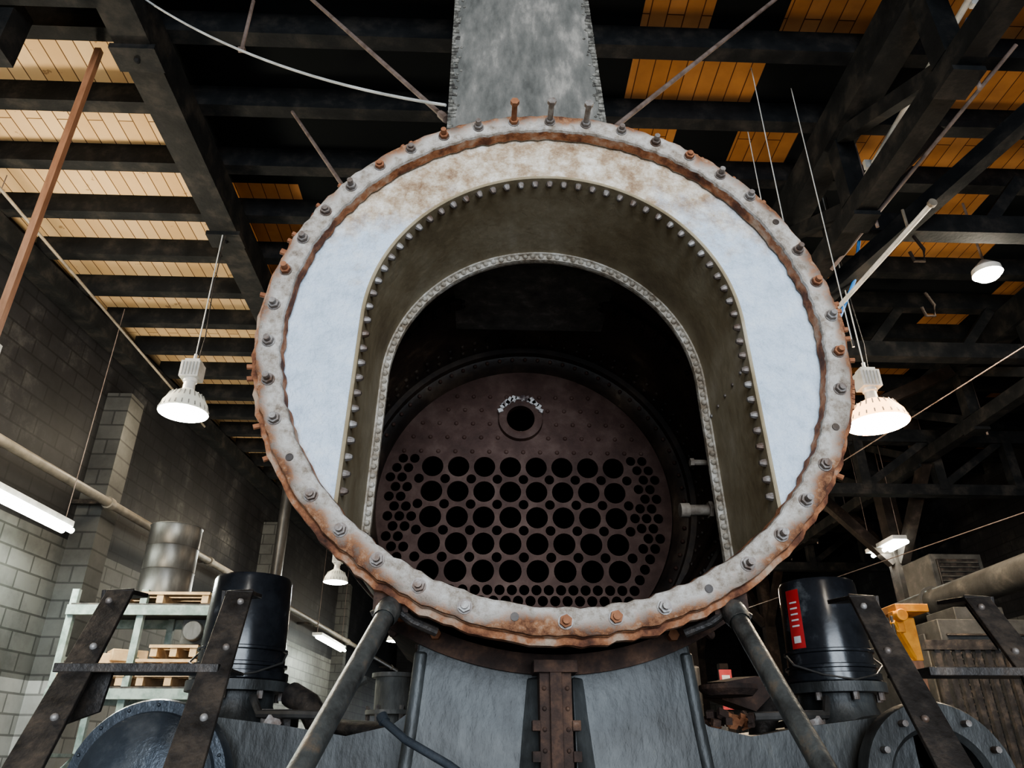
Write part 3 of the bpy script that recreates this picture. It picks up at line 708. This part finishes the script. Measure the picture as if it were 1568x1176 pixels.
def fluoro(x0, y0, z, x1, y1, e=60):
    em = empty('fluorescent_light'); b = MB()
    d = Vector((x1 - x0, y1 - y0, 0))
    b.beam((x0, y0, z + .07), (x1, y1, z + .07), .22, .06, 'lampmetal'); b.cyl((x0, y0, z), (x1, y1, z), .03, 'fluoro', 14)
    b.cyl((x0 + .1, y0, z), (x1 + .1, y1, z), .03, 'fluoro', 14)
    b.cyl((x0, y0, z + .1), (x0, y0, 6.7), .005, 'rod', 6); b.cyl((x1, y1, z + .1), (x1, y1, 6.7), .005, 'rod', 6)
    b.done('fixture', em)
    l = bpy.data.lights.new('tube_light', 'AREA'); l.shape = 'RECTANGLE'; l.size = .2; l.size_y = d.length; l.energy = e; l.color = (.93, 1, .92)
    o = bpy.data.objects.new('tube_light', l); o.location = ((x0 + x1) / 2, (y0 + y1) / 2, z - .06); o.rotation_euler = (0, 0, -math.atan2(x1 - x0, y1 - y0)); SC.collection.objects.link(o); o.parent = em
fluoro(-4.72, 5.7, 3.84, -4.60, 8.1, 85); fluoro(-3.6, 17, 4.0, -3.45, 19.2, 90); fluoro(6.35, 10.9, 4.58, 6.35, 11.8, 25)

# ------------------------------------------------------------------ background furniture
rack = empty('pallet_rack'); b = MB()
for x in (-4.35, -3.62, -2.85):
    for y in (8.25, 9.1): b.box((x, y, 1.62), (.07, .06, 3.24), 'rackgreen')
    for k in range(6): b.beam((x, 8.25, .3 + k * .45), (x, 9.1, .75 + k * .45 if k % 2 == 0 else .3 + k * .45), .035, .035, 'rackgreen')
for z in (1.2, 2.20, 3.02):
    for y in (8.2, 9.15): b.box((-3.6, y, z), (1.55, .05, .10), 'rackgreen')
    b.box((-3.6, 8.67, z + .06), (1.5, .95, .02), 'black')
b.done('rack_frame', rack, smooth=False)
b = MB()
for (x, z, w) in ((-3.98, 2.27, .68), (-3.2, 2.27, .66), (-3.25, 2.41, .62), (-3.2, 2.55, .5), (-3.45, 3.09, 1.05), (-3.2, 1.27, .7)):
    for k in range(5): b.box((x, 8.28 + k * .2, z + .11), (w, .13, .025), 'pine')
    for k in range(3): b.box((x - w / 2 + .05 + k * (w - .1) / 2, 8.7, z + .055), (.07, .96, .09), 'pine')
    b.box((x, 8.215, z + .11), (w, .02, .03), 'pine')
b.done('wood_pallets', rack, smooth=False)
b = MB()
for k in range(3): b.box((-4.0 + k * .12, 8.45, 2.5 + k * .04), (.35, .3, .12), 'pine', Matrix.Rotation(k * .3, 3, 'Z'))
b.box((-3.05, 8.5, 2.82), (.3, .35, .26), 'machine'); b.cyl((-3.05, 8.32, 2.82), (-3.05, 8.22, 2.82), .10, 'galv', 20)
b.done('stored_parts', rack, bevel=.01)
b = MB()
b.rev((-3.60, 8.65, 3.235), (0, 0, 1), [(0, 0), (.285, 0), (.29, .01), (.285, .02), (.282, .27), (.288, .28), (.282, .29), (.282, .54), (.288, .55), (.282, .56), (.282, .78), (.29, .795), (.285, .80), (.27, .78), (0, .78)], 'galv', 48)
b.cyl((-3.64, 8.6, 4.0), (-3.64, 8.6, 4.06), .03, 'galv', 12); b.done('steel_drum')

b = MB()
b.cyl((5.25, 3.0, 3.26), (5.25, 11, 3.22), .155, 'machine', 28)
for y in (4.4, 6.5, 8.6): b.rev((5.25, 0, 3.24), YA, [(.155, y), (.185, y), (.185, y + .03), (.155, y + .03)], 'machine', 28); b.box((5.25, y + .025, 2.99), (.1, .05, .3), 'black')
b.done('overhead_steam_pipe')
b = MB(); b.box((5.35, 8.2, 1.40), (2.1, 2.2, 2.8), 'machine')
for r_ in range(2):
    for k in range(22): b.box((4.75 + r_ * 1.1, 7.08, 1.5 + k * .055), (.8, .03, .018), 'black', Matrix.Rotation(.5, 3, 'X'))
for r_ in range(3): b.box((4.28, 7.6 + r_ * .7, 1.6), (.02, .55, 2.2), 'machine')
for k in range(22): b.box((4.275, 7.7, 1.5 + k * .055), (.04, .5, .018), 'black')
b.box((4.9, 7.6, 2.88), (.5, .5, .16), 'machine')
b.done('dust_collector_cabinet', bevel=.01)
b = MB(); b.box((6.25, 9.9, 3.75), (.7, .7, .60), 'machine'); b.box((6.25, 9.54, 3.75), (.56, .03, .46), 'black')
for k in range(7): b.box((6.25, 9.51, 3.57 + k * .06), (.54, .02, .02), 'machine')
b.box((6.25, 9.9, 1.7), (.1, .1, 3.4), 'black'); b.done('air_handler', bevel=.01)
b = MB()
b.box((3.35, 6.0, 1.15), (.12, .12, 2.3), 'postwood'); b.box((3.35, 6.0, 2.45), (.13, .13, .32), 'orange'); b.box((3.33, 5.92, 2.66), (.26, .28, .06), 'orange'); b.box((3.22, 5.85, 2.56), (.07, .08, .16), 'orange')
b.cyl((3.22, 5.74, 2.60), (3.22, 5.81, 2.60), .045, 'orange', 16); b.box((3.35, 6.0, .03), (.5, .5, .06), 'black'); b.beam((3.35, 5.95, 2.3), (3.16, 5.8, 2.56), .04, .04, 'orange')
b.cyl((3.16, 5.8, 2.1), (3.16, 5.8, 2.6), .012, 'galv', 8)
b.done('jib_hoist', bevel=.006)
b = MB()
b.rev((3.9, 4.6, 0), (0, 0, 1), [(0, 0), (.32, 0), (.32, 1.3), (.30, 1.45), (.2, 1.58), (.08, 1.62), (.08, 1.72), (.13, 1.72), (.13, 1.76), (0, 1.76)], 'machine', 40)
b.tube([(3.9, 4.6, 1.74), (3.9, 4.55, 1.98), (3.75, 4.5, 2.02), (3.6, 4.5, 1.9)], .04, 'bolt_rust'); b.rev((3.9, 4.55, 1.95), (0, -1, 0), [(.10, 0), (.10, .02), (.08, .02), (.08, 0)], 'bolt_rust', 20, closed=True)
b.done('pressure_tank')
b = MB()
for k in range(9): b.box((3.95 + k * .09, 6.65, 1.25), (.05, .05, 2.5), 'black')
b.box((4.3, 6.65, 2.5), (.9, .08, .08), 'black'); b.box((4.3, 6.65, 1.2), (.9, .08, .08), 'black'); b.done('steel_stock_rack', smooth=False)
b = MB(); b.box((2.78, 9.0, 1.3), (.10, .10, 2.6), 'timber_b'); b.box((2.78, 8.93, 2.32), (.14, .02, .42), 'red'); b.box((2.78, 8.917, 2.42), (.09, .006, .10), 'white'); b.box((2.78, 8.917, 2.24), (.03, .006, .12), 'white')
b.poly([(2.74, 8.917, 2.18), (2.82, 8.917, 2.18), (2.78, 8.917, 2.12)], (0, -.004, 0), 'white'); b.done('fire_extinguisher_sign', smooth=False)
b = MB()
for x, y in ((2.0, 10), (2.35, 11.5)): b.box((x, y, 3.3), (.2, .2, 6.6), 'postwood' if x < 2.1 else 'timber_b')
b.done('timber_post', smooth=False)
b = MB()
b.box((1.75, 7.5, .95), (.9, .7, 1.9), 'machine'); b.box((1.6, 7.4, 2.05), (.3, .3, .3), 'galv'); b.cyl((2.0, 7.4, 1.9), (2.0, 7.4, 2.4), .06, 'galv', 16); b.cyl((1.6, 7.2, 2.1), (1.2, 7.2, 2.1), .05, 'galv', 14); b.done('drill_press', bevel=.02)

# ------------------------------------------------------------------ lights
def area(name, loc, target, sx, sy, e, c):
    l = bpy.data.lights.new(name, 'AREA'); l.shape = 'RECTANGLE'; l.size = sx; l.size_y = sy; l.energy = e; l.color = c
    o = bpy.data.objects.new(name, l); o.location = loc
    o.rotation_euler = (Vector(target) - Vector(loc)).to_track_quat('-Z', 'Y').to_euler(); SC.collection.objects.link(o)
area('door_daylight', (1.0, -8.6, 3.0), (0.2, 2, 3.2), 7.5, 5.0, 1250, (.82, .91, 1))
pt((-.9, -2.0, 4.9), 115, (1, .95, .86), .3, 'front_fill')  # two added point fills for the front, no fixtures
pt((1.3, -2.0, 4.9), 115, (1, .88, .72), .3, 'front_fill')
pt((-4.2, 3.4, 5.2), 85, (1, .87, .66), .3, 'roof_fill')  # added fills from here down brighten the roof, no lamps hang there
pt((-4.1, 9.2, 5.3), 65, (1, .87, .66), .3, 'roof_fill')
pt((1.6, 5.2, 4.9), 60, (1, .80, .58), .3, 'roof_fill'); pt((4.9, 8.2, 4.6), 55, (1, .8, .58), .3, 'roof_fill'); pt((1.8, 11, 5.0), 40, (1, .85, .65), .3, 'roof_fill'); pt((5.0, 3.9, 4.9), 22, (1, .82, .62), .3, 'roof_fill')

w = bpy.data.worlds.new('world'); SC.world = w; w.use_nodes = True
w.node_tree.nodes['Background'].inputs[0].default_value = (.6, .75, 1, 1); w.node_tree.nodes['Background'].inputs[1].default_value = .6

# ------------------------------------------------------------------ camera
cd = bpy.data.cameras.new('camera'); cd.lens = 26.0; cd.sensor_width = 36; cd.clip_end = 100
co = bpy.data.objects.new('camera', cd); co.location = (0, 0, 1.6)
co.rotation_euler = (math.radians(90 + 27), 0, math.radians(-2.2)); SC.collection.objects.link(co); SC.camera = co
